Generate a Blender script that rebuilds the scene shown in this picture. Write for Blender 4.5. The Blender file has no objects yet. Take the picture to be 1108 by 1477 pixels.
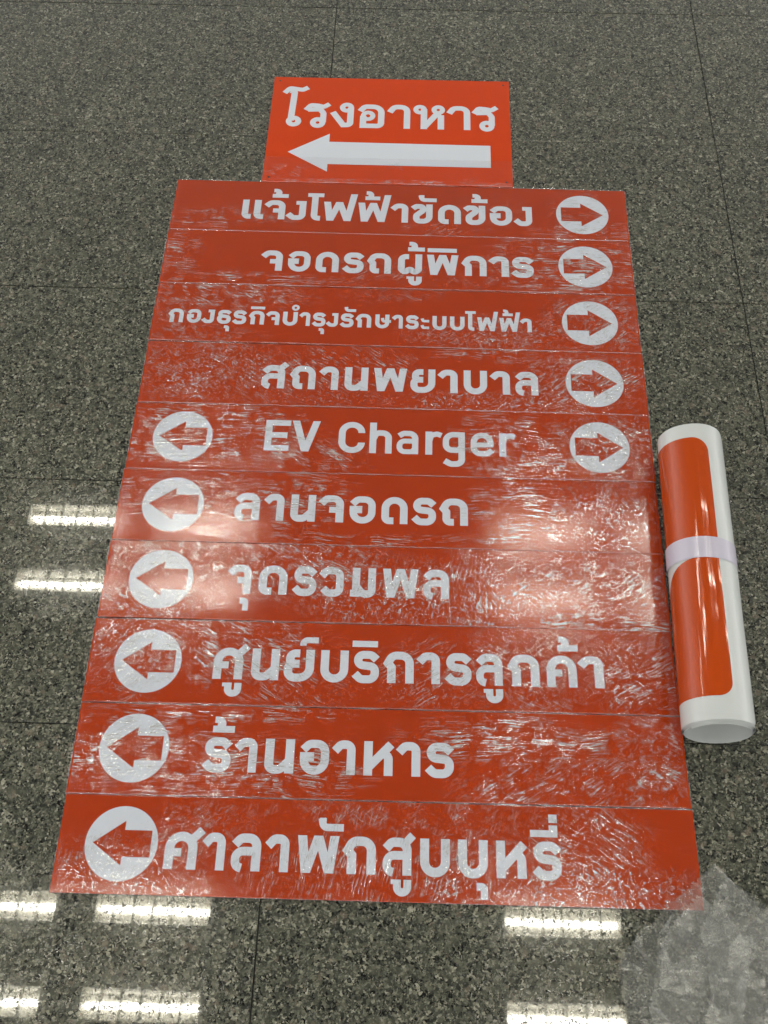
import bpy, bmesh, math, random
from math import sin, cos, pi, radians
from mathutils import Vector, Matrix, noise
random.seed(7)

# ------------------------------------------------------------------ camera, world, exposure
scene = bpy.context.scene
COL = scene.collection
cam_data = bpy.data.cameras.new('camera')
cam = bpy.data.objects.new('camera', cam_data)
COL.objects.link(cam)
cam_data.sensor_fit = 'VERTICAL'
cam_data.sensor_width = 27.0
cam_data.sensor_height = 36.0
cam_data.lens = 36.0 * 1497.766 / 1477.0
cam_data.clip_start = 0.05
cam_data.clip_end = 60
cam.location = (0.52384, -1.77542, 1.67246)
cam.rotation_euler = (radians(29.22163), radians(0.03329), radians(1.83605))
scene.camera = cam

world = bpy.data.worlds.new('World')
scene.world = world
world.use_nodes = True
wt = world.node_tree
bg = wt.nodes['Background']
# unseen room light: an added gradient, dim overhead, brighter all round towards the horizon
wtc = wt.nodes.new('ShaderNodeTexCoord')
wsep = wt.nodes.new('ShaderNodeSeparateXYZ')
wramp = wt.nodes.new('ShaderNodeValToRGB')
wt.links.new(wtc.outputs['Generated'], wsep.inputs[0])
wt.links.new(wsep.outputs['Z'], wramp.inputs[0])
wt.links.new(wramp.outputs[0], bg.inputs['Color'])
we = wramp.color_ramp.elements
we[0].position = 0.0; we[0].color = (0.75, 0.745, 0.73, 1)
we[1].position = 1.0; we[1].color = (0.055, 0.055, 0.05, 1)
for pos_, v_ in ((0.25, 0.62), (0.5, 0.26), (0.75, 0.09)):
    e_ = we.new(pos_); e_.color = (v_, v_ * 0.985, v_ * 0.92, 1)
bg.inputs['Strength'].default_value = 1.6
scene.view_settings.view_transform = 'Standard'
scene.view_settings.look = 'None'
scene.view_settings.exposure = 0.68
scene.view_settings.gamma = 1.0
TUBE_STRENGTH = 44.0
cy = scene.cycles
cy.caustics_reflective = False
cy.caustics_refractive = False
cy.blur_glossy = 0.0
cy.sample_clamp_indirect = 4.0
cy.max_bounces = 5
cy.diffuse_bounces = 2
cy.glossy_bounces = 4
cy.transparent_max_bounces = 12

FLOOR_Z = -0.004          # polished stone; the signs' top faces lie at z = 0

# ------------------------------------------------------------------ measured layout (metres, radians; text in mm)
BOARDS = [(0.50247, -0.07677, -0.005181), (0.50156, -0.22722, -0.004088), (0.50097, -0.38023, -0.005115), (0.50146, -0.53317, -0.002313), (0.50055, -0.6847, 0.000688), (0.49906, -0.83665, 0.000476), (0.49833, -0.98838, 0.002506), (0.49746, -1.14069, 0.006154), (0.49888, -1.2933, 0.006561), (0.50105, -1.44583, 0.005242)]
TEXT = [
 (-37.8, 57.7, [('เ', -347.0, 21.0), ('เ', -320.8, 22.2), ('จ', -296.5, 45.0), ('้', -282.9, 35.6), ('ง', -249.2, 43.3), ('ไ', -204.0, 35.8), ('ฟ', -167.2, 74.1), ('ฟ', -91.2, 72.3), ('้', -76.5, 33.0), ('า', -17.8, 37.6), ('ข', 27.3, 45.8), ('ั', 41.6, 40.2), ('ด', 85.3, 50.1), ('ข', 142.4, 46.6), ('้', 158.7, 35.4), ('อ', 198.6, 49.4), ('ง', 251.1, 40.1)]),
 (-35.2, 58.2, [('จ', -289.6, 45.0), ('อ', -232.9, 47.9), ('ด', -173.5, 49.2), ('ร', -115.8, 44.4), ('ถ', -63.3, 50.4), ('ผ', 1.6, 51.7), ('้', 22.4, 36.0), ('ู', 20.8, 32.3), ('พ', 63.2, 67.1), ('ิ', 64.2, 62.8), ('ก', 137.5, 52.6), ('า', 196.2, 41.7), ('ร', 242.7, 47.2)]),
 (-28.9, 35.4, [('ก', -467.8, 31.5), ('อ', -429.3, 29.4), ('ง', -398.2, 25.5), ('ธ', -366.6, 28.6), ('ุ', -350.0, 11.4), ('ร', -334.5, 28.2), ('ก', -301.1, 32.0), ('ิ', -299.1, 29.3), ('จ', -265.2, 27.3), ('บ', -231.1, 30.4), ('ํ', -214.3, 15.8), ('า', -196.4, 21.9), ('ร', -170.1, 27.2), ('ุ', -155.1, 11.4), ('ง', -141.5, 24.4), ('ร', -112.7, 27.7), ('ั', -105.3, 24.3), ('ก', -80.6, 31.9), ('ษ', -40.5, 32.5), ('า', -5.2, 21.6), ('ร', 21.8, 27.0), ('ะ', 53.3, 17.2), ('บ', 77.2, 28.8), ('บ', 113.2, 29.9), ('ไ', 144.5, 21.7), ('ฟ', 169.1, 43.4), ('ฟ', 214.4, 43.4), ('้', 221.6, 21.0), ('า', 257.6, 23.3)]),
 (-34.4, 56.4, [('ส', -262.4, 47.2), ('ถ', -204.7, 50.3), ('า', -145.8, 37.2), ('น', -96.3, 46.5), ('พ', -38.5, 65.6), ('ย', 34.5, 49.2), ('า', 90.0, 38.2), ('บ', 140.0, 46.4), ('า', 193.7, 38.2), ('ล', 241.4, 46.3)]),
 (-28.0, 52.6, [('E', -241.9, 48.2), ('V', -191.2, 55.2), ('C', -100.1, 50.5), ('h', -40.5, 43.2), ('a', 11.0, 42.7), ('r', 66.7, 32.4), ('g', 99.7, 43.1), ('e', 152.9, 45.0), ('r', 208.0, 31.8)]),
 (-28.2, 56.4, [('ล', -283.2, 47.3), ('า', -227.4, 36.5), ('น', -178.9, 45.9), ('จ', -125.7, 45.0), ('อ', -70.0, 48.4), ('ด', -10.9, 48.3), ('ร', 45.5, 44.0), ('ถ', 96.8, 51.7)]),
 (-24.7, 56.3, [('จ', -278.2, 41.1), ('ุ', -254.0, 16.2), ('ด', -223.5, 50.8), ('ร', -162.9, 41.8), ('ว', -114.9, 42.5), ('ม', -62.3, 46.8), ('พ', -3.1, 63.4), ('ล', 68.2, 46.7)]),
 (-30.6, 57.5, [('ศ', -285.6, 50.4), ('ู', -267.4, 32.7), ('น', -220.8, 47.2), ('ย', -165.3, 51.3), ('์', -140.4, 31.8), ('บ', -103.1, 47.4), ('ร', -48.3, 44.8), ('ิ', -50.0, 43.7), ('ก', 4.2, 51.6), ('า', 62.5, 38.2), ('ร', 109.2, 44.3), ('ล', 161.0, 45.9), ('ู', 174.0, 32.6), ('ก', 215.8, 53.4), ('ค', 281.7, 50.9), ('้', 301.8, 35.1), ('า', 336.4, 42.1)]),
 (-35.5, 56.9, [('ร', -286.4, 45.1), ('้', -274.8, 36.1), ('า', -234.0, 35.6), ('น', -185.7, 47.8), ('อ', -128.5, 47.8), ('า', -74.5, 36.7), ('ห', -24.3, 49.0), ('า', 30.3, 37.9), ('ร', 76.4, 45.6)]),
 (-36.4, 56.6, [('ศ', -330.9, 50.6), ('า', -271.5, 35.2), ('ล', -227.4, 47.0), ('า', -172.6, 36.1), ('พ', -124.2, 65.0), ('ั', -93.1, 40.1), ('ก', -52.5, 51.2), ('ส', 8.7, 45.8), ('ู', 22.8, 31.4), ('บ', 67.6, 46.4), ('บ', 126.7, 46.4), ('ุ', 154.9, 17.8), ('ห', 186.2, 47.9), ('ร', 242.7, 44.1), ('ี', 240.0, 43.1)])]
DISCS = [(0, 401.6, -0.2), (1, 400.1, -1.0), (2, 400.4, -0.4), (3, 399.2, -0.8), (4, -400.2, -0.5), (4, 399.8, -1.2), (5, -397.6, 1.0), (6, -398.0, 0.4), (7, -398.3, -1.0), (8, -400.7, 0.6), (9, -400.2, 0.5)]
CEILING = [(x, y) for y in (1.085, -1.21, -3.50, -5.80) for x in (-4.40, -3.60, -1.50, -0.70, 1.41, 2.21, 4.32, 5.12)  # two nearer rows and outer columns are unseen, added for light
           if not (y == -1.21 and x == 2.21)]          # that one is dark in the floor's mirror image

# ------------------------------------------------------------------ helpers
def link(name, me, mat=None, parent=None):
    o = bpy.data.objects.new(name, me)
    COL.objects.link(o)
    if mat is not None and me is not None and not me.materials:
        me.materials.append(mat)
    if parent is not None:
        o.parent = parent
    return o

def empty(name, loc, rz=0.0):
    o = bpy.data.objects.new(name, None)
    COL.objects.link(o)
    o.location = loc
    o.rotation_euler = (0, 0, rz)
    o.empty_display_size = 0.05
    return o

def tag(o, label, cat, group=None):
    o['label'] = label
    o['category'] = cat
    if group:
        o['group'] = group
    return o

def mesh(name, verts, faces, smooth=False):
    me = bpy.data.meshes.new(name)
    me.from_pydata([tuple(v) for v in verts], [], faces)
    me.update()
    if smooth:
        me.polygons.foreach_set('use_smooth', [True] * len(me.polygons))
    return me

def box_mesh(name, x0, x1, y0, y1, z0, z1, bev=0.0):
    bm = bmesh.new()
    bmesh.ops.create_cube(bm, size=1)
    for v in bm.verts:
        v.co = Vector(((x0 + x1) / 2 + v.co.x * (x1 - x0), (y0 + y1) / 2 + v.co.y * (y1 - y0), (z0 + z1) / 2 + v.co.z * (z1 - z0)))
    if bev:
        bmesh.ops.bevel(bm, geom=bm.edges[:], offset=bev, segments=1, affect='EDGES')
    me = bpy.data.meshes.new(name)
    bm.to_mesh(me)
    bm.free()
    return me

class NT:
    """small helper for node trees"""
    def __init__(s, name):
        s.m = bpy.data.materials.new(name)
        s.m.use_nodes = True
        s.t = s.m.node_tree
        s.t.nodes.clear()
        s.out = s.t.nodes.new('ShaderNodeOutputMaterial')
    def n(s, typ, props=None, **ins):
        nd = s.t.nodes.new(typ)
        for k, v in (props or {}).items():
            setattr(nd, k, v)
        for k, v in ins.items():
            key = int(k[1:]) if (k[0] == 'i' and k[1:].isdigit()) else k.replace('_', ' ')
            sock = nd.inputs[key]
            if isinstance(v, bpy.types.NodeSocket):
                s.t.links.new(v, sock)
            else:
                sock.default_value = v
        return nd
    def math(s, op, a, b=None, c=None, clamp=False):
        nd = s.t.nodes.new('ShaderNodeMath')
        nd.operation = op
        nd.use_clamp = clamp
        for i, v in enumerate((a, b, c)):
            if v is None:
                continue
            if isinstance(v, bpy.types.NodeSocket):
                s.t.links.new(v, nd.inputs[i])
            else:
                nd.inputs[i].default_value = v
        return nd.outputs[0]
    def vmath(s, op, a, b):
        nd = s.t.nodes.new('ShaderNodeVectorMath')
        nd.operation = op
        for i, v in enumerate((a, b)):
            if isinstance(v, bpy.types.NodeSocket):
                s.t.links.new(v, nd.inputs[i])
            else:
                nd.inputs[i].default_value = v
        return nd.outputs[0]
    def mix(s, fac, a, b, blend='MIX'):
        nd = s.t.nodes.new('ShaderNodeMix')
        nd.data_type = 'RGBA'
        nd.blend_type = blend
        for i, v in ((0, fac), (6, a), (7, b)):
            if isinstance(v, bpy.types.NodeSocket):
                s.t.links.new(v, nd.inputs[i])
            else:
                nd.inputs[i].default_value = v
        return nd.outputs[2]
    def ramp(s, fac, stops, interp='LINEAR'):
        nd = s.t.nodes.new('ShaderNodeValToRGB')
        s.t.links.new(fac, nd.inputs[0])
        cr = nd.color_ramp
        cr.interpolation = interp
        while len(cr.elements) < len(stops):
            cr.elements.new(0.5)
        for e, (p, c) in zip(cr.elements, stops):
            e.position = p
            e.color = c if len(c) == 4 else (*c, 1)
        return nd.outputs[0]
    def thin(s, f0=0.07):
        """reflectance of a thin sheet: equal from both faces, no total reflection"""
        g = s.t.nodes.new('ShaderNodeNewGeometry')
        d = s.t.nodes.new('ShaderNodeVectorMath')
        d.operation = 'DOT_PRODUCT'
        s.t.links.new(g.outputs['Incoming'], d.inputs[0])
        s.t.links.new(g.outputs['Normal'], d.inputs[1])
        c = s.math('SUBTRACT', 1.0, s.math('ABSOLUTE', d.outputs['Value']))
        return s.math('ADD', f0, s.math('MULTIPLY', s.math('POWER', c, 5.0), 1.0 - f0), clamp=True)
    def done(s, shader):
        s.t.links.new(shader, s.out.inputs['Surface'])
        return s.m

def g3(v):
    return (v, v, v, 1)

# ------------------------------------------------------------------ materials
def granite():
    m = NT('speckled_granite')
    tc = m.n('ShaderNodeTexCoord')
    oi = m.n('ShaderNodeObjectInfo')
    off = m.n('ShaderNodeCombineXYZ', X=m.math('MULTIPLY', oi.outputs['Random'], 37.0), Y=m.math('MULTIPLY', oi.outputs['Random'], 91.0), Z=0.0)
    co = m.vmath('ADD', tc.outputs['Object'], off.outputs[0])
    dn = m.n('ShaderNodeTexNoise', Vector=co, Scale=150.0, Detail=3.0)
    wob = m.vmath('MULTIPLY', m.vmath('SUBTRACT', dn.outputs['Color'], (0.5, 0.5, 0.5)), (0.0085, 0.0085, 0.0085))
    cw = m.vmath('ADD', co, wob)
    v1 = m.n('ShaderNodeTexVoronoi', Vector=cw, Scale=215.0)
    v2 = m.n('ShaderNodeTexVoronoi', Vector=cw, Scale=390.0)
    v3 = m.n('ShaderNodeTexVoronoi', Vector=cw, Scale=120.0)
    r1 = m.n('ShaderNodeSeparateColor', Color=v1.outputs['Color']).outputs[0]
    r2 = m.n('ShaderNodeSeparateColor', Color=v2.outputs['Color']).outputs[1]
    r3 = m.n('ShaderNodeSeparateColor', Color=v3.outputs['Color']).outputs[2]
    pal = [(0.0, (0.011, 0.012, 0.011)), (0.18, (0.026, 0.029, 0.024)), (0.36, (0.055, 0.059, 0.047)),
           (0.55, (0.098, 0.102, 0.079)), (0.72, (0.165, 0.166, 0.128)), (0.86, (0.29, 0.287, 0.225)), (0.955, (0.38, 0.375, 0.31))]
    c1 = m.ramp(r1, pal, 'CONSTANT')
    c2 = m.ramp(r2, pal, 'CONSTANT')
    c3 = m.ramp(r3, [(0.0, (0.046, 0.051, 0.041)), (0.3, (0.098, 0.104, 0.080)), (0.72, (0.150, 0.152, 0.115)), (0.94, (0.21, 0.175, 0.135))], 'CONSTANT')
    nz = m.n('ShaderNodeTexNoise', Vector=co, Scale=95.0, Detail=4.0)
    a = m.mix(m.math('GREATER_THAN', nz.outputs['Fac'], 0.52), c1, c2)
    big = m.n('ShaderNodeTexNoise', Vector=co, Scale=5.0, Detail=5.0, Roughness=0.65)
    nz2 = m.n('ShaderNodeTexNoise', Vector=co, Scale=60.0, Detail=3.0)
    col = m.mix(m.math('MULTIPLY', m.math('GREATER_THAN', nz2.outputs['Fac'], 0.5), 0.5), a, c3)
    fine = m.n('ShaderNodeTexNoise', Vector=co, Scale=900.0, Detail=2.0)
    gain = m.math('ADD', m.math('ADD', 0.36, m.math('MULTIPLY', oi.outputs['Random'], 0.07)), m.math('ADD', m.math('MULTIPLY', big.outputs['Fac'], 0.42), m.math('MULTIPLY', fine.outputs['Fac'], 0.36)))
    col = m.mix(1.0, col, m.n('ShaderNodeCombineColor', Red=gain, Green=gain, Blue=gain).outputs[0], 'MULTIPLY')
    # the polish: mirror-like, with dull pits on some of the grains
    pit = m.math('GREATER_THAN', m.n('ShaderNodeSeparateColor', Color=v2.outputs['Color']).outputs[0], 0.88)
    rough = m.math('ADD', 0.012, m.math('MULTIPLY', pit, 0.4))
    smear = m.n('ShaderNodeTexNoise', Vector=co, Scale=2.3, Detail=6.0, Roughness=0.6)
    rough = m.math('ADD', rough, m.math('MULTIPLY', m.math('SUBTRACT', smear.outputs['Fac'], 0.35, clamp=True), 0.05))
    bump = m.n('ShaderNodeBump', Strength=0.2, Distance=0.00004, Height=r2)
    slow = m.n('ShaderNodeTexNoise', Vector=co, Scale=14.0, Detail=1.0)
    bump2 = m.n('ShaderNodeBump', Strength=0.5, Distance=0.00008, Height=slow.outputs['Fac'], Normal=bump.outputs[0])
    p = m.n('ShaderNodeBsdfPrincipled', Base_Color=col, Roughness=rough, Normal=bump2.outputs[0])
    p.inputs['Specular IOR Level'].default_value = 0.62
    return m.done(p.outputs[0])

def vinyl(name, col, rough, sparkle=0.5, var=0.06):
    m = NT(name)
    tc = m.n('ShaderNodeTexCoord')
    big = m.n('ShaderNodeTexNoise', Vector=tc.outputs['Object'], Scale=9.0, Detail=4.0)
    f = m.math('ADD', 1.0 - var, m.math('MULTIPLY', big.outputs['Fac'], 2 * var))
    c = m.mix(1.0, (*col, 1), m.n('ShaderNodeCombineColor', Red=f, Green=f, Blue=f).outputs[0], 'MULTIPLY')
    gr = m.n('ShaderNodeTexNoise', Vector=tc.outputs['Object'], Scale=520.0, Detail=2.0)
    b = m.n('ShaderNodeBump', Strength=sparkle, Distance=0.0005, Height=gr.outputs['Fac'])
    p = m.n('ShaderNodeBsdfPrincipled', Base_Color=c, Roughness=rough, Normal=b.outputs[0])
    p.inputs['Specular IOR Level'].default_value = 0.4
    return m.done(p.outputs[0])

def plain(name, col, rough=0.5, metal=0.0, bump_scale=0.0, bump=0.0):
    m = NT(name)
    p = m.n('ShaderNodeBsdfPrincipled', Base_Color=(*col, 1), Roughness=rough, Metallic=metal)
    tc = m.n('ShaderNodeTexCoord')
    nz = m.n('ShaderNodeTexNoise', Vector=tc.outputs['Object'], Scale=bump_scale or 40.0, Detail=3.0)
    f = m.math('ADD', 0.93, m.math('MULTIPLY', nz.outputs['Fac'], 0.14))
    c = m.mix(1.0, (*col, 1), m.n('ShaderNodeCombineColor', Red=f, Green=f, Blue=f).outputs[0], 'MULTIPLY')
    m.t.links.new(c, p.inputs['Base Color'])
    if bump:
        b = m.n('ShaderNodeBump', Strength=1.0, Distance=bump, Height=nz.outputs['Fac'])
        m.t.links.new(b.outputs[0], p.inputs['Normal'])
    return m.done(p.outputs[0])

def tube_glow():
    m = NT('lit_tube')
    e = m.n('ShaderNodeEmission', Color=(1.0, 0.965, 0.84, 1), Strength=TUBE_STRENGTH)
    return m.done(e.outputs[0])

def wrap_film():
    """clear stretch wrap: creases in four directions with glints painted white, each weighted by a mesh attribute"""
    m = NT('stretch_wrap')
    tc = m.n('ShaderNodeTexCoord')
    oi = m.n('ShaderNodeObjectInfo')
    off = m.n('ShaderNodeCombineXYZ', X=m.math('MULTIPLY', oi.outputs['Random'], 23.0), Y=m.math('MULTIPLY', oi.outputs['Random'], 57.0), Z=0.0)
    co = m.vmath('ADD', tc.outputs['Object'], off.outputs[0])
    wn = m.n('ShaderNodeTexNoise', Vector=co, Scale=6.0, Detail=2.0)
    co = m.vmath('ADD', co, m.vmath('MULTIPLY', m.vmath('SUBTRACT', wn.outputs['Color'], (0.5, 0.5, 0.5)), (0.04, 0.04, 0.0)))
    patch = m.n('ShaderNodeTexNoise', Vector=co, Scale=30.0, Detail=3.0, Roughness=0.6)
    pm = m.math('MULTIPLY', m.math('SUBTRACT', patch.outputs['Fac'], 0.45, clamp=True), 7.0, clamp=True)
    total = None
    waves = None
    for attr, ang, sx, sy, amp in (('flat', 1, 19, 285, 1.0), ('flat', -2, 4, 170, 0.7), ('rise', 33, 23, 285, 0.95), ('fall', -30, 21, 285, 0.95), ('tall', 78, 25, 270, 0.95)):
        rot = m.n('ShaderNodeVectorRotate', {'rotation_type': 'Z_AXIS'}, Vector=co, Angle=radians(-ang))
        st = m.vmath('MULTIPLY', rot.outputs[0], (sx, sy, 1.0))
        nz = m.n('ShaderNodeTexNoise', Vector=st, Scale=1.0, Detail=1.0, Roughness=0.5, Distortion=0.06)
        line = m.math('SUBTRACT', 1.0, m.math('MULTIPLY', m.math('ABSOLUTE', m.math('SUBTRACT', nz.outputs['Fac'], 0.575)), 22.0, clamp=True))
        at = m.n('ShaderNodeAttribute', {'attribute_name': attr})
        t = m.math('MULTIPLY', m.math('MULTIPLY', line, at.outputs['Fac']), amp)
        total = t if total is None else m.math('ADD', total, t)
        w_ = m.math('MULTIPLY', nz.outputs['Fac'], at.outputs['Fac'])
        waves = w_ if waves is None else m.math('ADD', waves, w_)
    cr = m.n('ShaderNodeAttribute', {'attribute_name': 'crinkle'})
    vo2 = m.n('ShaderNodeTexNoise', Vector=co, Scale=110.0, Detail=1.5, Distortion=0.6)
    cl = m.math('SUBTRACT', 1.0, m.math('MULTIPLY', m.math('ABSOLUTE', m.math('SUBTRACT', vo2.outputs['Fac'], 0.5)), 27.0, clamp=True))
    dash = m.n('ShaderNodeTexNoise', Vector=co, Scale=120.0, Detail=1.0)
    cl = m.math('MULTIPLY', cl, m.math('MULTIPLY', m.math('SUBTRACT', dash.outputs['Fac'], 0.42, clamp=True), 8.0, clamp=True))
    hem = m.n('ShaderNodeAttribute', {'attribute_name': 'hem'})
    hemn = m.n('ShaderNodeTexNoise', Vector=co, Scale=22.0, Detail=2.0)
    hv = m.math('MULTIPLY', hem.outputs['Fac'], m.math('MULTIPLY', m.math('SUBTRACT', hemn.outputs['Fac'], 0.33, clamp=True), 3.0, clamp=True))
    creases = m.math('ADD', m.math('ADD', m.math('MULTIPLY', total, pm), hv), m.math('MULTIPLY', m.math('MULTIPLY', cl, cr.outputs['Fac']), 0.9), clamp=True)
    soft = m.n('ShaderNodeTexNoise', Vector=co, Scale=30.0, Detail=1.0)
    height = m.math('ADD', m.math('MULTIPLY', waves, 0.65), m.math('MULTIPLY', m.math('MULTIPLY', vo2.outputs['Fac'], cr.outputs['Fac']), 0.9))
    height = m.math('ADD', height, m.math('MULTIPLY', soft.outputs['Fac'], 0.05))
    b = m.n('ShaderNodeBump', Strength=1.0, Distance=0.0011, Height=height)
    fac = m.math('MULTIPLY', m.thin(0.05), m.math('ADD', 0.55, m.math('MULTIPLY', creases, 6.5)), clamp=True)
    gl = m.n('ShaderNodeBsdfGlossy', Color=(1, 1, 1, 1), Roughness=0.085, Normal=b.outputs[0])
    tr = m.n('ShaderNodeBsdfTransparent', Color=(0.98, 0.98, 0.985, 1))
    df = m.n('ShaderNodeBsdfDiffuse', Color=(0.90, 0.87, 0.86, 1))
    glint_white = m.math('ADD', m.math('MULTIPLY', cr.outputs['Fac'], 0.004), m.math('MULTIPLY', creases, 0.62))  # glints along creases and hem painted in as diffuse white
    s1 = m.n('ShaderNodeMixShader', Fac=glint_white, i1=tr.outputs[0], i2=df.outputs[0])
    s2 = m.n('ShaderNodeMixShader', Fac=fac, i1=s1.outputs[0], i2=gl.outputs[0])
    return m.done(s2.outputs[0])

def bag_film():
    m = NT('crumpled_clear_plastic')
    tc = m.n('ShaderNodeTexCoord')
    mp = m.n('ShaderNodeMapping', Vector=tc.outputs['Object'])
    mp.inputs['Rotation'].default_value = (0, 0, radians(55))
    mp.inputs['Scale'].default_value = (10, 38, 20)
    nz = m.n('ShaderNodeTexNoise', Vector=mp.outputs[0], Scale=1.0, Detail=3.0, Distortion=0.5)
    rid = m.math('ABSOLUTE', m.math('SUBTRACT', nz.outputs['Fac'], 0.5))
    b = m.n('ShaderNodeBump', Strength=1.0, Distance=0.003, Height=rid)
    gl = m.n('ShaderNodeBsdfGlossy', Color=(1, 1, 1, 1), Roughness=0.24, Normal=b.outputs[0])
    tr = m.n('ShaderNodeBsdfTransparent', Color=(0.95, 0.955, 0.955, 1))
    df = m.n('ShaderNodeBsdfDiffuse', Color=(0.58, 0.59, 0.56, 1))
    tl = m.n('ShaderNodeBsdfTranslucent', Color=(0.6, 0.62, 0.62, 1))
    dd = m.n('ShaderNodeMixShader', Fac=0.4, i1=df.outputs[0], i2=tl.outputs[0])
    cl = m.n('ShaderNodeTexNoise', Vector=tc.outputs['Object'], Scale=9.0, Detail=3.0)
    s1 = m.n('ShaderNodeMixShader', Fac=m.math('ADD', 0.07, m.math('MULTIPLY', m.math('SUBTRACT', cl.outputs['Fac'], 0.25, clamp=True), 0.3)), i1=tr.outputs[0], i2=dd.outputs[0])
    s2 = m.n('ShaderNodeMixShader', Fac=m.math('MULTIPLY', m.thin(0.05), 1.6, clamp=True), i1=s1.outputs[0], i2=gl.outputs[0])
    return m.done(s2.outputs[0])

def tape_mat():
    m = NT('milky_tape')
    tr = m.n('ShaderNodeBsdfTransparent', Color=(0.9, 0.88, 0.95, 1))
    p = m.n('ShaderNodeBsdfPrincipled', Base_Color=(0.60, 0.575, 0.70, 1), Roughness=0.14)
    s = m.n('ShaderNodeMixShader', Fac=0.86, i1=tr.outputs[0], i2=p.outputs[0])
    return m.done(s.outputs[0])

M_GRANITE = granite()
M_GROUT = plain('dark_joint_filler', (0.02, 0.02, 0.018), 0.8)
M_ORANGE = vinyl('orange_red_vinyl', (0.38, 0.036, 0.003), 0.085, 0.07)
M_BRIGHT = vinyl('bright_orange_vinyl', (0.55, 0.044, 0.0004), 0.14, 0.04)
M_WHITE = vinyl('white_vinyl', (0.65, 0.69, 0.78), 0.12, 0.07, 0.02)
M_ROLLWHITE = plain('white_print_sheet', (0.56, 0.59, 0.60), 0.18, 0.0, 7.0, 0.0012)
M_ROLLORANGE = plain('glossy_orange_print', (0.42, 0.052, 0.003), 0.07, 0.0, 6.0, 0.0015)
M_TAPE = tape_mat()
M_FILM = wrap_film()
M_BAG = bag_film()
M_TUBE = tube_glow()
M_DARKTUBE = plain('unlit_tube', (0.75, 0.75, 0.72), 0.3)
M_HOUSING = plain('white_painted_steel', (0.86, 0.84, 0.76), 0.4)
M_LOUVRE = plain('brushed_aluminium', (0.7, 0.7, 0.68), 0.28, 0.9)
M_SCREW = plain('dark_screw_hole', (0.02, 0.012, 0.01), 0.6)
M_EDGE = plain('board_core', (0.16, 0.13, 0.12), 0.5)

# ------------------------------------------------------------------ stroke lettering
def fillet(pts):
    """polyline whose points may carry a corner radius -> dense polyline"""
    out = []
    n = len(pts)
    for i, p in enumerate(pts):
        P = Vector(p[:2])
        r = p[2] if len(p) > 2 else 0
        if r == 0 or i == 0 or i == n - 1:
            out.append(P)
            continue
        A = Vector(pts[i - 1][:2]) - P
        B = Vector(pts[i + 1][:2]) - P
        la, lb = A.length, B.length
        A.normalize(); B.normalize()
        dot = max(-0.9999, min(0.9999, A.dot(B)))
        half = math.acos(dot) / 2
        t = r / math.tan(half)
        lim_a = la * (0.5 if (i > 1 and len(pts[i - 1]) > 2) else 0.98)
        lim_b = lb * (0.5 if (i < n - 2 and len(pts[i + 1]) > 2) else 0.98)
        t = min(t, lim_a, lim_b)
        r = t * math.tan(half)
        c = P + (A + B).normalized() * (r / math.sin(half))
        s, e = P + A * t, P + B * t
        a0 = math.atan2(s.y - c.y, s.x - c.x)
        a1 = math.atan2(e.y - c.y, e.x - c.x)
        d = a1 - a0
        while d > pi: d -= 2 * pi
        while d < -pi: d += 2 * pi
        k = max(3, int(abs(d) / 0.16))
        for j in range(k + 1):
            a = a0 + d * j / k
            out.append(c + Vector((cos(a), sin(a))) * r)
    res = [out[0]]
    for q in out[1:]:
        if (q - res[-1]).length > 0.05:
            res.append(q)
    return res

def ribbon(pts, w, closed=False):
    """offset polyline -> list of quads (2-D corner lists)"""
    P = fillet(pts) if not closed else [Vector(p[:2]) for p in pts]
    n = len(P)
    L, R = [], []
    for i in range(n):
        if closed:
            a, b = P[(i - 1) % n], P[(i + 1) % n]
            d0 = (P[i] - a).normalized(); d1 = (b - P[i]).normalized()
        else:
            d0 = (P[i] - P[i - 1]).normalized() if i > 0 else (P[1] - P[0]).normalized()
            d1 = (P[i + 1] - P[i]).normalized() if i < n - 1 else d0
        n0 = Vector((-d0.y, d0.x)); n1 = Vector((-d1.y, d1.x))
        mvec = n0 + n1
        if mvec.length < 1e-4:
            mvec = n0.copy()
        mvec.normalize()
        k = (w / 2) / max(0.42, mvec.dot(n0))
        L.append(P[i] + mvec * k); R.append(P[i] - mvec * k)
    q = []
    for i in range(n if closed else n - 1):
        j = (i + 1) % n
        q.append([R[i], R[j], L[j], L[i]])
    return q

def ring(cx, cy, r, w, sx=1.0):
    return ('ring', cx, cy, r, w)

W_ = 25
def slab(x0, y0, x1, y1, w=25.5):
    """slanted stroke cut off level at both ends"""
    return ('poly', [(x0 - w / 2, y0), (x0 + w / 2, y0), (x1 + w / 2, y1), (x1 - w / 2, y1)])

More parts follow.
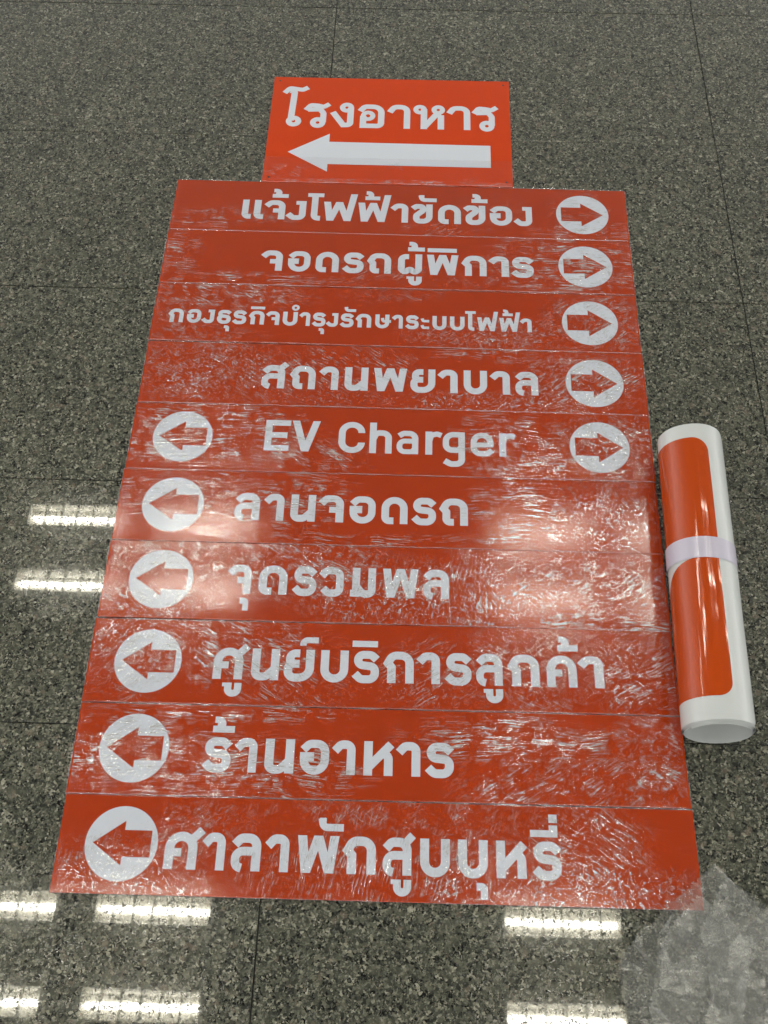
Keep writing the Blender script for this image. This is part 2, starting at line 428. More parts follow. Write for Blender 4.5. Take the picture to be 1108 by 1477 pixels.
# every letter: native width, list of strokes; a stroke is (weight, points...) in hundredths of the x-height
G = {
 'า': (66, [(25, (5, 69), (22, 88, 16), (53, 88, 26), (53, 0))]),
 'ล': (83, [(25, (10, 70), (26, 88, 18), (70, 88, 28), (70, 0)), (23, (70, 53), (13, 53, 24), (13, 12, 18), (31, 8))]),
 'ส': (83, [(25, (10, 70), (26, 88, 18), (70, 88, 28), (70, 0)), (23, (70, 53), (13, 53, 24), (13, 12, 18), (31, 8)), (23, (60, 80), (86, 108))]),
 'ค': (88, [(25, (12.5, 0), (12.5, 88, 34), (75.5, 88, 34), (75.5, 0)), (22, (14, 45), (45, 45))]),
 'ศ': (88, [(25, (12.5, 0), (12.5, 88, 34), (75.5, 88, 34), (75.5, 0)), (22, (14, 45), (45, 45)), (23, (70, 78), (98, 107))]),
 'ก': (90, [(25, (24, 0), (24, 50), (13, 63), (26, 88, 22), (77.5, 88, 32), (77.5, 0))]),
 'ถ': (90, [(25, (45, 12), (21, 12, 12), (21, 50), (12, 62), (25, 88, 22), (77.5, 88, 32), (77.5, 0))]),
 'น': (82, [(25, (12.5, 100), (12.5, 11, 28), (44, 11, 18), (66, 34)), (25, (69.5, 100), (69.5, 0))]),
 'บ': (83, [(25, (12.5, 100), (12.5, 10, 34), (70.5, 10, 34), (70.5, 100))]),
 'ษ': (93, [(25, (12.5, 100), (12.5, 10, 34), (70.5, 10, 34), (70.5, 100)), (19, (42, 74), (46, 50, 9), (93, 50))]),
 'ย': (88, [(25, (45, 87.5), (17, 87.5, 16), (17, 54, 12), (45, 54)), (25, (34, 56), (12.5, 50, 14), (12.5, 10, 34), (75.5, 10, 34), (75.5, 100))]),
 'ร': (79, [(25, (72, 73), (56, 88, 16), (17, 88, 22), (15, 56, 16), (67, 50, 16), (67, 10, 26), (24, 10, 20), (7, 27))]),
 'ธ': (81, [(25, (74, 76), (58, 88, 14), (17, 88, 22), (15, 57, 16), (68, 50, 16), (68, 10, 26), (12.5, 10, 26), (12.5, 48)), (20, (4, 46), (30, 46))]),
 'พ': (116, [slab(26, 0, 12.5, 100), slab(26, 0, 58, 100), slab(90, 0, 58, 100), slab(90, 0, 103.5, 100)]),
 'ฟ': (125, [slab(26, 0, 12.5, 100), slab(26, 0, 58, 100), slab(90, 0, 58, 100), slab(90, 0, 112, 144)]),
 'จ': (77, [(25, (5, 69), (22, 88, 16), (64.5, 88, 30), (64.5, 0)), (22, (31, 46), (64, 46)), (12, (37, 52), (37, 38))]),
 'อ': (85, [(24, (9, 70), (26, 88, 18), (72.5, 88, 34), (72.5, 10, 34), (12.5, 10, 34), (12.5, 56)), (20, (0, 53), (41, 53)), (17, (32.5, 52), (32.5, 36))]),
 'ด': (86, [(25, (40, 11), (12.5, 11, 14), (12.5, 88, 36), (73.5, 88, 34), (73.5, 0))]),
 'ว': (77, [(25, (5, 69), (22, 88, 16), (64.5, 88, 32), (64.5, 10, 32), (28, 10, 16), (11, 26))]),
 'ม': (86, [(25, (22, 100), (22, 0)), (23, (3, 12), (24, 12)), (25, (24, 34), (44, 10, 18), (73.5, 10, 28), (73.5, 100))]),
 'ห': (86, [(25, (12.5, 100), (12.5, 0)), (25, (12, 22), (78, 92)), (25, (50, 66), (70.5, 58, 16), (70.5, 0))]),
 'ข': (80, [(25, (4, 76), (17, 88, 10), (43, 88, 14), (43, 66, 12), (18, 40, 14), (18, 10, 26), (67.5, 10, 30), (67.5, 100))]),
 'ผ': (89, [(25, (40, 87.5), (13, 87.5, 18), (13, 20, 14), (27, 10, 8), (44, 27, 8), (61, 10, 8), (76, 20, 14), (76, 100))]),
 'เ': (37, [(25, (13, 100), (13, 11, 16), (37, 11))]),
 'ไ': (62, [(20, (0, 134), (62, 134)), (25, (29, 130), (29, 11, 16), (53, 11))]),
 'ง': (73, [(20, (35, 90), (62, 90)), (25, (60.5, 100), (60.5, 11, 32), (27, 11, 16), (7, 30))]),
 'ะ': (49, [(18, (7, 79), (13, 60, 9), (49, 60)), (18, (7, 30), (13, 11, 9), (49, 11))]),
 'ิ': (78, [(20, (0, 123), (78, 123))]),
 'ี': (78, [(19, (0, 122), (78, 122)), (24, (66, 130), (66, 145)), (24, (66, 152), (66, 175))]),
 'ั': (70, [(20, (9, 148), (14, 123, 14), (70, 123)), (12, (3, 143), (22, 143))]),
 '้': (61, [(20, (0, 125), (61, 125)), (19, (4, 153), (26, 153, 12), (26, 130)), (11, (12, 139), (26, 137))]),
 'ํ': (45, [ring(22.5, 132, 15, 15)]),
 '์': (55, [(19, (10, 113), (10, 131, 14), (55, 131))]),
 'ู': (56, [(12, (0, -17), (20, -17)), (21, (17, -11), (17, -44, 18), (45.5, -44, 18), (45.5, -11))]),
 'ุ': (32, [(20, (0, -24), (21, -24, 8), (21, -57))]),
 'E': (92, [(25, (12.5, 0), (12.5, 133)), (24, (12, 121), (92, 121)), (24, (12, 68), (82, 68)), (24, (12, 12), (90, 12))]),
 'V': (105, [slab(52.5, 0, 14, 133, 27), slab(52.5, 0, 91, 133, 27)]),
 'C': (96, [(25, (84, 86), (84, 121, 36), (12.5, 121, 38), (12.5, 11, 38), (84, 11, 36), (84, 44))]),
 'h': (82, [(25, (12.5, 133), (12.5, 0)), (24, (14, 62), (24, 88, 18), (69.5, 88, 30), (69.5, 0))]),
 'a': (82, [(23, (10, 78), (26, 89, 14), (69.5, 89, 26), (69.5, 0)), (21, (68, 56), (12, 56, 20), (12, 10, 20), (58, 10, 16), (68, 22))]),
 'r': (61, [(25, (12.5, 100), (12.5, 0)), (22, (14, 58), (20, 84, 16), (42, 90, 8), (58, 84))]),
 'g': (82, [(24, (69.5, 100), (69.5, -36, 34), (30, -38, 24), (7, -24)), (23, (66, 89, 8), (12, 89, 28), (12, 22, 28), (58, 22, 16), (68, 34))]),
 'e': (87, [(20, (14, 48), (84, 48)), (23, (74, 42), (74, 89, 32), (12.5, 89, 34), (12.5, 10, 34), (62, 10, 20), (80, 26))]),
}
# looped face of the small top sign
GL = {
 'โ': (76, [(17, (3, 142), (18, 164, 10), (40, 160, 10), (56, 157, 8), (72, 168)), (19, (20, 152), (33, 148, 6), (29, 24, 12)), ring(38, 22, 14, 17)]),
 'ร': (75, [(17, (3, 70), (17, 92, 10), (38, 90, 10), (56, 85, 8), (72, 98)), (18, (10, 72), (46, 74, 10), (56, 58, 10), (56, 20)), ring(41, 18, 14, 17)]),
 'ง': (70, [(19, (60, 84), (60, 11, 10), (40, 10), (7, 64)), ring(48, 84, 13, 16)]),
 'อ': (78, [(19, (5, 70), (18, 90, 14), (68, 90, 26), (68, 9, 12), (15, 9), (15, 50)), ring(29, 51, 14, 15)]),
 'า': (66, [(19, (5, 68), (18, 91, 16), (56.5, 91, 26), (56.5, 0))]),
 'ห': (90, [(19, (30, 84), (30, 0)), (19, (30, 6), (66, 62, 10), (80, 66)), (19, (80, 60), (80, 0)), ring(18, 82, 12.5, 15), ring(72, 82, 12.5, 15)]),
}

class Print:
    """flat vinyl lettering, every stroke a few hundredths of a millimetre over the last"""
    def __init__(s):
        s.v, s.f, s.k = [], [], 0
    def quads(s, qs, fn, lift):
        for q in qs:
            i = len(s.v)
            for p in q:
                x, y = fn(p)
                s.v.append((x, y, lift))
            s.f.append(tuple(range(i, i + len(q))))
    def glyph(s, table, g, x0, width, base, unit):
        nat, strokes = table[g]
        kx = width / nat
        ku = unit / 100.0
        for i, st in enumerate(strokes):
            lift = 0.00022 + 0.00003 * i
            fn = lambda p: (x0 + p[0] * kx, base + p[1] * ku)
            if st[0] == 'poly':
                s.quads([st[1]], fn, lift)
            elif st[0] == 'ring':
                _, cx, cy, r, w = st
                pts = [(cx + r * cos(a * 2 * pi / 28), cy + r * sin(a * 2 * pi / 28)) for a in range(28)]
                s.quads(ribbon(pts, w, True), fn, lift)
            else:
                s.quads(ribbon(list(st[1:]), st[0]), fn, lift)
    def poly(s, pts, lift=0.00022):
        s.quads([pts], lambda p: p, lift)
    def build(s, name, mat, parent):
        me = mesh(name, s.v, s.f)
        return link(name, me, mat, parent)

# ------------------------------------------------------------------ floor
floor = link('floor', box_mesh('floor', -4.5, 5.5, -4.5, 5.0, FLOOR_Z - 0.08, FLOOR_Z - 0.0045), M_GROUT)
floor['kind'] = 'structure'
TX, TY = 0.9, 0.4705
X0, Y0 = 0.3255, -0.3165
tile_me = box_mesh('floor_tile', 0.0012, TX - 0.0012, 0.0010, TY - 0.0010, -0.012, 0.0, 0.0004)
for i in range(-4, 5):
    for j in range(-7, 9):
        t = link('floor_tile', tile_me, M_GRANITE, floor)
        t.location = (X0 + i * TX, Y0 + j * TY, FLOOR_Z + random.uniform(-0.00008, 0.00008))
        t.rotation_euler = (random.uniform(-1, 1) * 0.0004, random.uniform(-1, 1) * 0.0003, 0)

# ------------------------------------------------------------------ the long signs
BW, BH = 1.0, 0.1516
ARROW = [(-0.045, 0), (0.003, 0.0345), (0.003, 0.0203), (0.0465, 0.0203), (0.0465, -0.0207), (0.003, -0.0207), (0.003, -0.0335)]
DISC_R = 0.0572
LABELS = [
 'orange board reading แจ้งไฟฟ้าขัดข้อง with right arrow, touching the small bright sign',
 'orange board reading จอดรถผู้พิการ with right arrow, second long board from the top',
 'orange board with the smallest lettering and a right arrow, third from the top',
 'orange board reading สถานพยาบาล with right arrow, directly above EV Charger',
 'orange board reading EV Charger with white arrow discs at both ends',
 'orange board reading ลานจอดรถ with left arrow, directly below EV Charger',
 'orange board reading จุดรวมพล with left arrow under heavily crinkled wrap',
 'orange board reading ศูนย์บริการลูกค้า with left arrow, third from the bottom',
 'orange board reading ร้านอาหาร with left arrow, second from the bottom',
 'orange board reading ศาลาพักสูบบุหรี่ with left arrow, lowest of the stack',
]
# where the wrap is creased, with painted glints, on each board: (x, y, half width, half height, flat, rise, fall, tall, crinkle), x and y from 0 to 1, y from the top
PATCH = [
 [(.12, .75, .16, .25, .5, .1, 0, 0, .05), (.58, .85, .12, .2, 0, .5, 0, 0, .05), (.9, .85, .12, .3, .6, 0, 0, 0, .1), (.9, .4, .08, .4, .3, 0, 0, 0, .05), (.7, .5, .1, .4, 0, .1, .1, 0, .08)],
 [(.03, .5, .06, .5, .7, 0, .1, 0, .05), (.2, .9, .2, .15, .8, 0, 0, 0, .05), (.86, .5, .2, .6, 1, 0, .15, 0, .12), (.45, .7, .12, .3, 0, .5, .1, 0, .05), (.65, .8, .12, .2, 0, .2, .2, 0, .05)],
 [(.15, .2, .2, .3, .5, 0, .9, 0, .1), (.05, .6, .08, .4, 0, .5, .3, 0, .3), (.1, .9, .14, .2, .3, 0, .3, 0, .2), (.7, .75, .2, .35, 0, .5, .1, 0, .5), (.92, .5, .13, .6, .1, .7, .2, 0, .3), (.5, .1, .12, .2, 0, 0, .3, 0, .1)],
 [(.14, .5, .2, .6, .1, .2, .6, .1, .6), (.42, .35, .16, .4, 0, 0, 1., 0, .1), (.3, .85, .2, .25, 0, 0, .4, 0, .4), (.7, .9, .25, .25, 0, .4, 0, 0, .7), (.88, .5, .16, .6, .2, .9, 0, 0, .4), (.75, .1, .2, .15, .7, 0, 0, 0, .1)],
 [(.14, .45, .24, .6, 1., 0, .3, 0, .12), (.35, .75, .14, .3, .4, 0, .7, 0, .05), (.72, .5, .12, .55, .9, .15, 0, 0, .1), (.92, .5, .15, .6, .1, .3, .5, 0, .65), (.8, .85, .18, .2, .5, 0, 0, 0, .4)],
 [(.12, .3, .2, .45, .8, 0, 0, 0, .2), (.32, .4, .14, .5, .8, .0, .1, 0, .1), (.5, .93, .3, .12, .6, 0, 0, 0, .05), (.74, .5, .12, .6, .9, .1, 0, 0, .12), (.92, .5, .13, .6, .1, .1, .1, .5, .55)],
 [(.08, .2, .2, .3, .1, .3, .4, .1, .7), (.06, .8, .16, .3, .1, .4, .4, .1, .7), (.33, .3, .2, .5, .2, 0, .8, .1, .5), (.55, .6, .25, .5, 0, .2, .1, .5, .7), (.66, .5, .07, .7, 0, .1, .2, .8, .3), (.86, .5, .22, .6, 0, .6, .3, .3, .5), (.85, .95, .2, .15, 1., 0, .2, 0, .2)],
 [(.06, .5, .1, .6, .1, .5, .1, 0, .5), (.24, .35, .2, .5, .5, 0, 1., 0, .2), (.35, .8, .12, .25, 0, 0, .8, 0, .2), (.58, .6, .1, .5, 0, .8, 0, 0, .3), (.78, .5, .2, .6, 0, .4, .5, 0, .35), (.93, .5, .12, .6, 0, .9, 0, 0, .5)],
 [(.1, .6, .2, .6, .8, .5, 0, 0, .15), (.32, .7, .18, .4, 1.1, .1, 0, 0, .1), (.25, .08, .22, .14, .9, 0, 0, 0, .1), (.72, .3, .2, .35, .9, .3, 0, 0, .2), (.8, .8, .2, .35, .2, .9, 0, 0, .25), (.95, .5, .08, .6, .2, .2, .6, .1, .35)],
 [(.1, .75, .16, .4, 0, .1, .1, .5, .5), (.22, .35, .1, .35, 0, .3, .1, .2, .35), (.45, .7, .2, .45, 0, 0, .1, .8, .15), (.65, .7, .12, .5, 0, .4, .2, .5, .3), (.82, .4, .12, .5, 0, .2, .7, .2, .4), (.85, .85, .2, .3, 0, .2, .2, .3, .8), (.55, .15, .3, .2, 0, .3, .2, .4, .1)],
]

def film_mesh(idx, w, h, patches, over=0.0005, nx=180, ny=34, hem=0.34):
    """thin wrap lying on a board: slack waves over the face, folded down at the edges"""
    vs, fs, attrs = [], [], [[], [], [], [], [], []]
    e1 = 0.0016 / h
    rows = [0.0, e1, 2 * e1] + [2 * e1 + (1 - 4 * e1) * j / (ny - 4) for j in range(1, ny - 4)] + [1 - 2 * e1, 1 - e1, 1.0]
    for j in range(ny + 1):
        v = rows[j]
        for i in range(nx + 1):
            u = i / nx
            x = (u - 0.5) * (w + 2 * over)
            y = (0.5 - v) * (h + 2 * over)
            if i in (0, nx):
                x += (-1 if i == 0 else 1) * (0.0012 + 0.0034 * abs(noise.noise(Vector((idx * 3.3 + i, y * 45, 2)))))
            edge = max(abs(x) - (w / 2 - 0.001), abs(y) - (h / 2 - 0.001), 0.0)
            n1 = noise.noise(Vector((x * 9 + idx * 7, y * 26, idx * 3.1)))
            n2 = noise.noise(Vector((x * 40 + idx * 5, y * 60, idx * 1.7)))
            z = 0.0010 + 0.00022 * n1 + 0.00005 * n2
            a = [0, 0, 0, 0, 0]
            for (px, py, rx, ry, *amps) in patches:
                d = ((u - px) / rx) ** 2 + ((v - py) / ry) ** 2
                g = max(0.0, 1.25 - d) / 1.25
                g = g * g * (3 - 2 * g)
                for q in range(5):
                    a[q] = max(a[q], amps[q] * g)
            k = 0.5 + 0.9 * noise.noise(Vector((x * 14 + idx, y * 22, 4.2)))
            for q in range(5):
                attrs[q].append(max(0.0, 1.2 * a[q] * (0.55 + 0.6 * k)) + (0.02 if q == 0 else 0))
            z += 0.00018 * a[4] * noise.noise(Vector((x * 120, y * 120, idx * 9.0)))
            z += edge * 0.5
            if i in (0, nx):
                z = -0.0026 + 0.0012 * noise.noise(Vector((y * 80, idx, i)))
            attrs[5].append(hem if j in (0, ny) else (hem * 0.3 if j in (1, ny - 1) else 0.0))
            if edge > 0:
                x += 0.0012 * noise.noise(Vector((x * 60, y * 60, idx))) ; y += 0.0012 * noise.noise(Vector((y * 50, x * 50, idx + 5)))
            z = max(z, 0.0006) if i not in (0, nx) else z
            vs.append((x, y, z))
    for j in range(ny):
        for i in range(nx):
            a0 = j * (nx + 1) + i
            fs.append((a0 + nx + 1, a0 + nx + 2, a0 + 1, a0))
    me = mesh('plastic_wrap', vs, fs, True)
    for nm, vals in zip(('flat', 'rise', 'fall', 'tall', 'crinkle', 'hem'), attrs):
        at = me.attributes.new(nm, 'FLOAT', 'POINT')
        at.data.foreach_set('value', vals)
    return me

def disc_mesh(r, lift):
    n = 72
    vs = [(0, 0, lift)] + [(r * cos(2 * pi * k / n), r * sin(2 * pi * k / n), lift) for k in range(n)]
    return mesh('arrow_disc', vs, [(0, 1 + k, 1 + (k + 1) % n) for k in range(n)])

board_me = box_mesh('panel', -BW / 2 + 0.0003, BW / 2 - 0.0003, -BH / 2 + 0.0004, BH / 2 - 0.0004, -0.0036, 0.0, 0.0003)
disc_me = disc_mesh(DISC_R, 0.00025)
arrow_me = mesh('arrow', [(x, y, 0.00042) for x, y in ARROW], [(0, 2, 1), (0, 5, 4, 3, 2), (0, 6, 5)])
# winding: make every arrow face look up
for me_ in (arrow_me,):
    bm = bmesh.new(); bm.from_mesh(me_); bmesh.ops.recalc_face_normals(bm, faces=bm.faces[:])
    if bm.faces[0].normal.z < 0:
        bmesh.ops.reverse_faces(bm, faces=bm.faces[:])
    bm.to_mesh(me_); bm.free()

for k, (bx, by, ba) in enumerate(BOARDS):
    s = empty('direction_sign', (bx, by, 0), ba)
    tag(s, LABELS[k], 'sign', 'long orange direction signs laid edge to edge')
    link('panel', board_me, M_ORANGE, s)
    base, unit, items = TEXT[k]
    second_word = items[2:] if k == 4 else []
    pr = Print()
    for g, x0, w in (items[:2] if k == 4 else items):
        pr.glyph(G, g, x0 / 1000, w / 1000, base / 1000, 0.0565 if k != 2 and k != 4 else unit / 1000)
    pr.build('lettering', M_WHITE, s)
    if k == 4:                                   # the second word is a piece of its own
        pr = Print()
        for g, x0, w in second_word:
            pr.glyph(G, g, x0 / 1000, w / 1000, base / 1000, unit / 1000)
        pr.build('lettering', M_WHITE, s)
    for (dk, dx, dy) in DISCS:
        if dk != k:
            continue
        d = link('arrow_disc', disc_me, M_WHITE, s)
        d.location = (dx / 1000, dy / 1000, 0)
        a = link('arrow', arrow_me, M_ORANGE, d)
        if dx > 0:
            a.rotation_euler = (0, 0, pi)
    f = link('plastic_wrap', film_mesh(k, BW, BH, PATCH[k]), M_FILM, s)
    # loose corners of wrap sticking out past a few board ends

# ------------------------------------------------------------------ the small bright sign above them
SX0, SX1, SY0, SY1 = 0.1915, 0.7545, 0.0012, 0.353
top = empty('direction_sign', ((SX0 + SX1) / 2, (SY0 + SY1) / 2, 0))
tag(top, 'small bright orange sign reading โรงอาหาร over one long white left arrow', 'sign')
hw, hh = (SX1 - SX0) / 2, (SY1 - SY0) / 2
link('panel', box_mesh('panel', -hw, hw, -hh, hh, -0.0036, 0.0, 0.0003), M_BRIGHT, top)
pr = Print()
cx, cy = top.location.x, top.location.y
for g, x0, x1 in [('โ', 217.4, 278.3), ('ร', 271.9, 331.6), ('ง', 332.6, 388.1), ('อ', 398.4, 460.3), ('า', 468.1, 520.4), ('ห', 528.7, 600.1), ('า', 607.4, 661.0), ('ร', 667.2, 725.9)]:
    pr.glyph(GL, g, x0 / 1000 - cx, (x1 - x0) / 1000, 0.1817 - cy, 0.0805)
pr.build('lettering', M_WHITE, top)
big = [(242.1, 97.3), (335.5, 36.5), (335.5, 60.4), (706.3, 59.6), (706.3, 130.8), (335.5, 132.8), (335.5, 159.5)]
am = mesh('arrow', [(x / 1000 - cx, y / 1000 - cy, 0.0003) for x, y in big], [(0, 1, 2, 5, 6), (2, 3, 4, 5)])
link('arrow', am, M_WHITE, top)
dot = disc_mesh(0.0026, 0.0002)
for sx in (-1, 1):
    for sy in (-1, 1):
        d = link('screw_hole', dot, M_SCREW, top)
        d.location = (sx * (hw - 0.014), sy * (hh - 0.014), 0)
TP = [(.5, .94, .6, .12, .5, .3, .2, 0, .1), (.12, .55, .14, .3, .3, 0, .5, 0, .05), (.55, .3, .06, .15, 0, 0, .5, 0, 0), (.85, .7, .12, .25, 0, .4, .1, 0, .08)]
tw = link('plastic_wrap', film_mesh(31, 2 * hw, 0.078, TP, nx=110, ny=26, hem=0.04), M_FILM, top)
tw.location = (0, -hh + 0.039, 0)

# ------------------------------------------------------------------ rolled print
P1 = Vector((1.0548, -0.7010, 0)); P2 = Vector((1.0404, -1.2530, 0)); RR = 0.058
axis = (P2 - P1).normalized(); LEN = (P2 - P1).length
side = Vector((-axis.y, axis.x, 0))          # towards +x
if side.x < 0:
    side = -side
roll = empty('rolled_print', (P1.x, P1.y, FLOOR_Z))
tag(roll, 'rolled glossy orange and white print with a tape band, beside the signs', 'rolled print')
UP = Vector((0, 0, 1))
def on_roll(phi, t, r):
    """phi 0 = top, positive towards +x; t along the roll in metres"""
    c = Vector((0, 0, RR)) + axis * t
    return c + (side * sin(phi) + UP * cos(phi)) * r
def spiral_r(phi):
    return RR - 0.0019 * (PH_END - phi) / (2 * pi)
PH_END = radians(76)            # the sheet's free edge, tucked low on the right side
PH_START = PH_END - 2 * pi * 3.4
vs, fs = [], []
NT_ = 220
NL = 64
CR = 0.030
for i in range(NT_ + 1):
    phi = PH_START + (PH_END - PH_START) * i / NT_
    arc = (PH_END - phi) * RR
    # free corners of the sheet are rounded
    cut = 0.0
    if arc < CR:
        cut = CR - math.sqrt(max(0.0, CR * CR - (CR - arc) ** 2))
    skew = 0.0014 * (PH_END - phi)
    for j in range(NL + 1):
        t = cut + (LEN - 2 * cut) * j / NL
        r = spiral_r(phi) + 0.0007 * noise.noise(Vector((phi * 1.5, t * 9, 0)))
        vs.append(on_roll(phi, t + skew * 0.22, r))
for i in range(NT_):
    for j in range(NL):
        a0 = i * (NL + 1) + j
        fs.append((a0, a0 + 1, a0 + NL + 2, a0 + NL + 1))
sheet = link('sheet', mesh('sheet', vs, fs, True), M_ROLLWHITE, roll)

def panel(name, t0, t1, phi0, phi1, radii, mat, lift):
    """print following the roll; radii = corner radii (t0/phi0, t0/phi1, t1/phi0, t1/phi1) in metres"""
    n, k = 60, 40
    vs, fs = [], []
    W = (phi1 - phi0) * RR
    for i in range(n + 1):
        s = i / n
        s = 0.5 - 0.5 * cos(pi * s)
        t = t0 + (t1 - t0) * s
        lo, hi = 0.0, W
        for (r_, near, low) in ((radii[0], True, True), (radii[1], True, False), (radii[2], False, True), (radii[3], False, False)):
            d = (t - t0) if near else (t1 - t)
            if r_ > 0 and d < r_:
                c = r_ - math.sqrt(max(0.0, r_ * r_ - (r_ - d) ** 2))
                if low: lo = max(lo, c)
                else: hi = min(hi, W - c)
        for j in range(k + 1):
            phi = phi0 + (lo + (hi - lo) * j / k) / RR
            vs.append(on_roll(phi, t, spiral_r(phi) + lift + 0.0007 * noise.noise(Vector((phi * 1.5, t * 9, 0)))))
    for i in range(n):
        for j in range(k):
            a0 = i * (k + 1) + j
            fs.append((a0, a0 + k + 1, a0 + k + 2, a0 + 1))
    return link(name, mesh(name, vs, fs, True), mat, roll)
panel('printed_panel', 0.030, 0.262, radians(-130), radians(15), (0, 0.028, 0, 0), M_ROLLORANGE, 0.0003)
panel('printed_panel', 0.270, 0.514, radians(-110), radians(13), (0.092, 0, 0, 0.024), M_ROLLORANGE, 0.0003)

vs, fs = [], []
T0, T1 = 0.232, 0.272
for i in range(97):
    phi = radians(-170) + radians(352) * i / 96
    for j in range(7):
        vs.append(on_roll(phi, T0 + (T1 - T0) * j / 6 + 0.0015 * sin(phi), RR + 0.0011 + 0.00025 * noise.noise(Vector((phi * 4, j * 0.7, 2)))))
for i in range(96):
    for j in range(6):
        a0 = i * 7 + j
        fs.append((a0, a0 + 1, a0 + 8, a0 + 7))
link('tape_band', mesh('tape_band', vs, fs, True), M_TAPE, roll)

# ------------------------------------------------------------------ crumpled plastic sheet at the lower right
BAGS = [[(1.0245, -1.452), (1.10, -1.517), (1.205, -1.61), (1.32, -1.90), (0.93, -1.95), (0.885, -1.74), (0.862, -1.605), (0.905, -1.545), (0.965, -1.50)],
        [(1.035, -1.475), (1.13, -1.555), (1.20, -1.66), (1.30, -1.90), (1.02, -1.93), (1.005, -1.70), (0.985, -1.55)],
        [(0.925, -1.56), (0.99, -1.50), (1.06, -1.56), (1.03, -1.68), (1.06, -1.90), (0.95, -1.93), (0.90, -1.66)]]
def inside(x, y, poly):
    c = False
    n = len(poly)
    for i in range(n):
        x0, y0 = poly[i]; x1, y1 = poly[(i + 1) % n]
        if (y0 > y) != (y1 > y) and x < (x1 - x0) * (y - y0) / (y1 - y0) + x0:
            c = not c
    return c
def bag_layer(layer, poly):
    """crumpled film: uneven facets between sharp creases"""
    rnd = random.Random(11 + layer)
    step = (0.021, 0.029, 0.025)[layer]
    xs = [p[0] for p in poly]; ys = [p[1] for p in poly]
    nx = int((max(xs) - min(xs)) / step) + 2; ny = int((max(ys) - min(ys)) / step) + 2
    ca, sa = cos(radians(38)), sin(radians(38))
    pts = {}
    for i in range(-1, nx + 2):
        for j in range(-1, ny + 2):
            x = min(xs) + (i + rnd.uniform(-.38, .38)) * step
            y = min(ys) + (j + rnd.uniform(-.38, .38)) * step
            u = x * ca - y * sa; v = x * sa + y * ca
            fold = 0.012 * noise.noise(Vector((u * 5, v * 22, layer * 4.0)))
            z = 0.011 + 0.007 * layer + fold + rnd.uniform(-.0035, .0035)
            pts[i, j] = Vector((x, y, max(z, 0.0025 + 0.001 * layer)))
    idx, vs, fs = {}, [], []
    n = 5
    def vert(p):
        k = (round(p.x, 5), round(p.y, 5))
        if k not in idx:
            idx[k] = len(vs)
            q = 0.0003 * noise.noise(Vector((p.x * 70, p.y * 70, layer + 3)))
            vs.append((p.x, p.y, p.z + q))
        return idx[k]
    for i in range(-1, nx + 1):
        for j in range(-1, ny + 1):
            A, B, C, D = pts[i, j], pts[i + 1, j], pts[i + 1, j + 1], pts[i, j + 1]
            for T in (((A, B, C), (A, C, D)) if rnd.random() < .5 else ((A, B, D), (B, C, D))):
                for a in range(n):
                    for b in range(n - a):
                        def P(s, t):
                            return T[0] + (T[1] - T[0]) * (s / n) + (T[2] - T[0]) * (t / n)
                        tris = [(P(a, b), P(a + 1, b), P(a, b + 1))]
                        if a + b < n - 1:
                            tris.append((P(a + 1, b), P(a + 1, b + 1), P(a, b + 1)))
                        for t in tris:
                            c = (t[0] + t[1] + t[2]) / 3
                            ex = c.x + 0.007 * noise.noise(Vector((c.x * 20, c.y * 20, 40 + layer)))
                            ey = c.y + 0.007 * noise.noise(Vector((c.x * 20, c.y * 20, 60 + layer)))
                            if inside(ex, ey, poly):
                                fs.append(tuple(vert(q) for q in t))
    return vs, fs
vs, fs = [], []
for q, poly in enumerate(BAGS):
    v2, f2 = bag_layer(q, poly)
    n0 = len(vs)
    vs += v2; fs += [tuple(i + n0 for i in f) for f in f2]
bag = link('plastic_sheet', mesh('plastic_sheet', vs, fs, False), M_BAG)
tag(bag, 'crumpled clear plastic sheet on the floor at the lowest sign\'s right corner', 'plastic sheet')

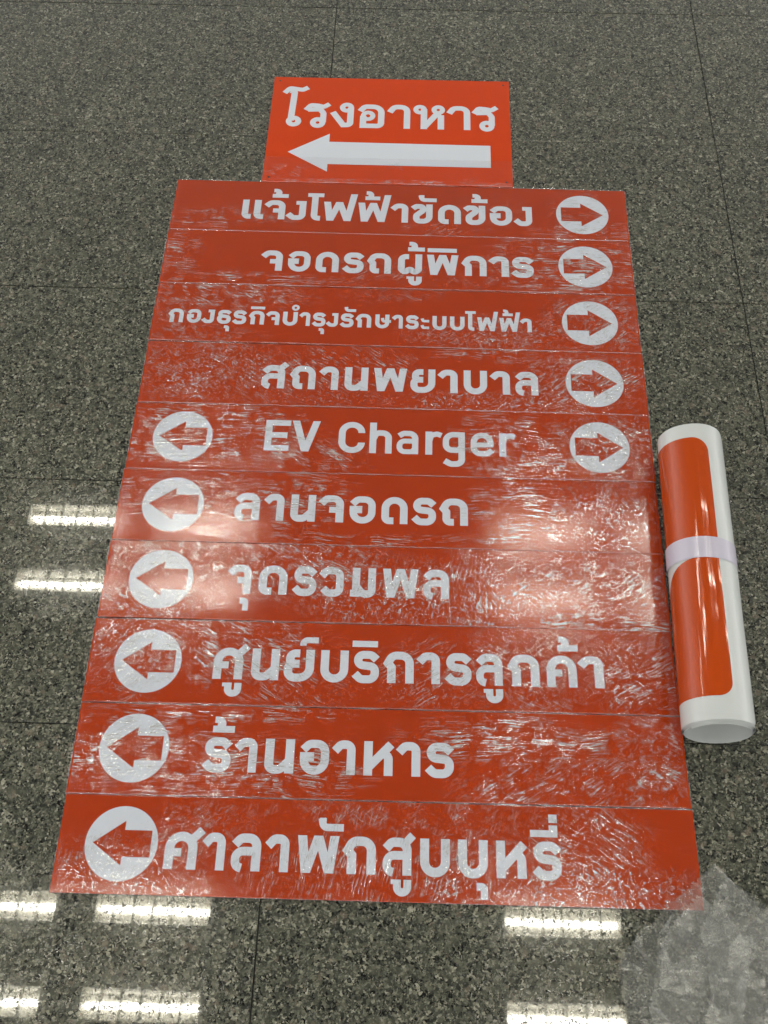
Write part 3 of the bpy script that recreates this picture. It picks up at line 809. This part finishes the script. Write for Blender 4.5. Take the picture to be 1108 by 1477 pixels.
# ------------------------------------------------------------------ louvred ceiling lights (inner ones seen mirrored in the polished floor, the rest unseen and added for light)
LH, LW = 0.30, 0.30        # half sizes
CZ = 3.996
proto = None
def box_parts():
    vs, fs = [], []
    def bx(x0, x1, y0, y1, z0, z1):
        i = len(vs)
        vs.extend([(x0, y0, z0), (x1, y0, z0), (x1, y1, z0), (x0, y1, z0), (x0, y0, z1), (x1, y0, z1), (x1, y1, z1), (x0, y1, z1)])
        fs.extend([(i, i + 3, i + 2, i + 1), (i + 4, i + 5, i + 6, i + 7), (i, i + 1, i + 5, i + 4), (i + 1, i + 2, i + 6, i + 5), (i + 2, i + 3, i + 7, i + 6), (i + 3, i, i + 4, i + 7)])
    return vs, fs, bx
vs, fs, bx = box_parts()
bx(-.30, .30, -.30, .30, .085, .09)
bx(-.30, -.296, -.30, .30, 0, .085); bx(.296, .30, -.30, .30, 0, .085)
bx(-.296, .296, -.30, -.296, 0, .085); bx(-.296, .296, .296, .30, 0, .085)
hous_me = mesh('housing', vs, fs)
blade_me = box_mesh('louvre_blade', -.003, .003, -.294, .294, .002, .040)
refl_me = mesh('reflector', [(-.29, 0, .003), (.29, 0, .003), (.29, .022, .070), (-.29, .022, .070), (.29, -.022, .070), (-.29, -.022, .070)], [(0, 1, 2, 3), (1, 0, 5, 4)])
def tube_mesh():
    vs, fs = [], []
    for i, x in enumerate((-.285, .285)):
        for q in range(12):
            a = 2 * pi * q / 12
            vs.append((x, .016 * cos(a), .016 * sin(a)))
    for q in range(12):
        fs.append((q, (q + 1) % 12, 12 + (q + 1) % 12, 12 + q))
    return mesh('tube', vs, fs, True)
lit_me, dark_me = tube_mesh(), tube_mesh()
ROWN = {1.085: 'farthest row', -1.21: 'second row', -3.50: 'third row (added, unseen)', -5.80: 'nearest row (added, unseen)'}
COLN = ['leftmost (added, unseen)', 'second from the left (added, unseen)', 'third from the left', 'fourth from the left', 'fourth from the right', 'third from the right', 'second from the right (added, unseen)', 'rightmost (added, unseen)']
COLX = (-4.40, -3.60, -1.50, -0.70, 1.41, 2.21, 4.32, 5.12)
for k, (x, y) in enumerate(CEILING):
    L = empty('ceiling_light', (x, y, CZ))
    tag(L, 'louvred ceiling light with two lit tubes, %s in the %s' % (COLN[COLX.index(x)], ROWN[y]), 'ceiling light', 'louvred ceiling lights above the signs')
    link('housing', hous_me, M_HOUSING, L)
    for yy, lit in ((-.2275, 1), (-.076, 0), (.076, 0), (.2275, 1)):
        t = link('tube', lit_me if lit else dark_me, M_TUBE if lit else M_DARKTUBE, L)
        t.location = (0, yy, .062)
    for q in range(5):
        b = link('louvre_blade', blade_me, M_LOUVRE, L)
        b.location = (-.2 + .1 * q, 0, 0)
    for yy in (-.152, 0, .152):
        r = link('reflector', refl_me, M_HOUSING, L)
        r.location = (0, yy, .0)
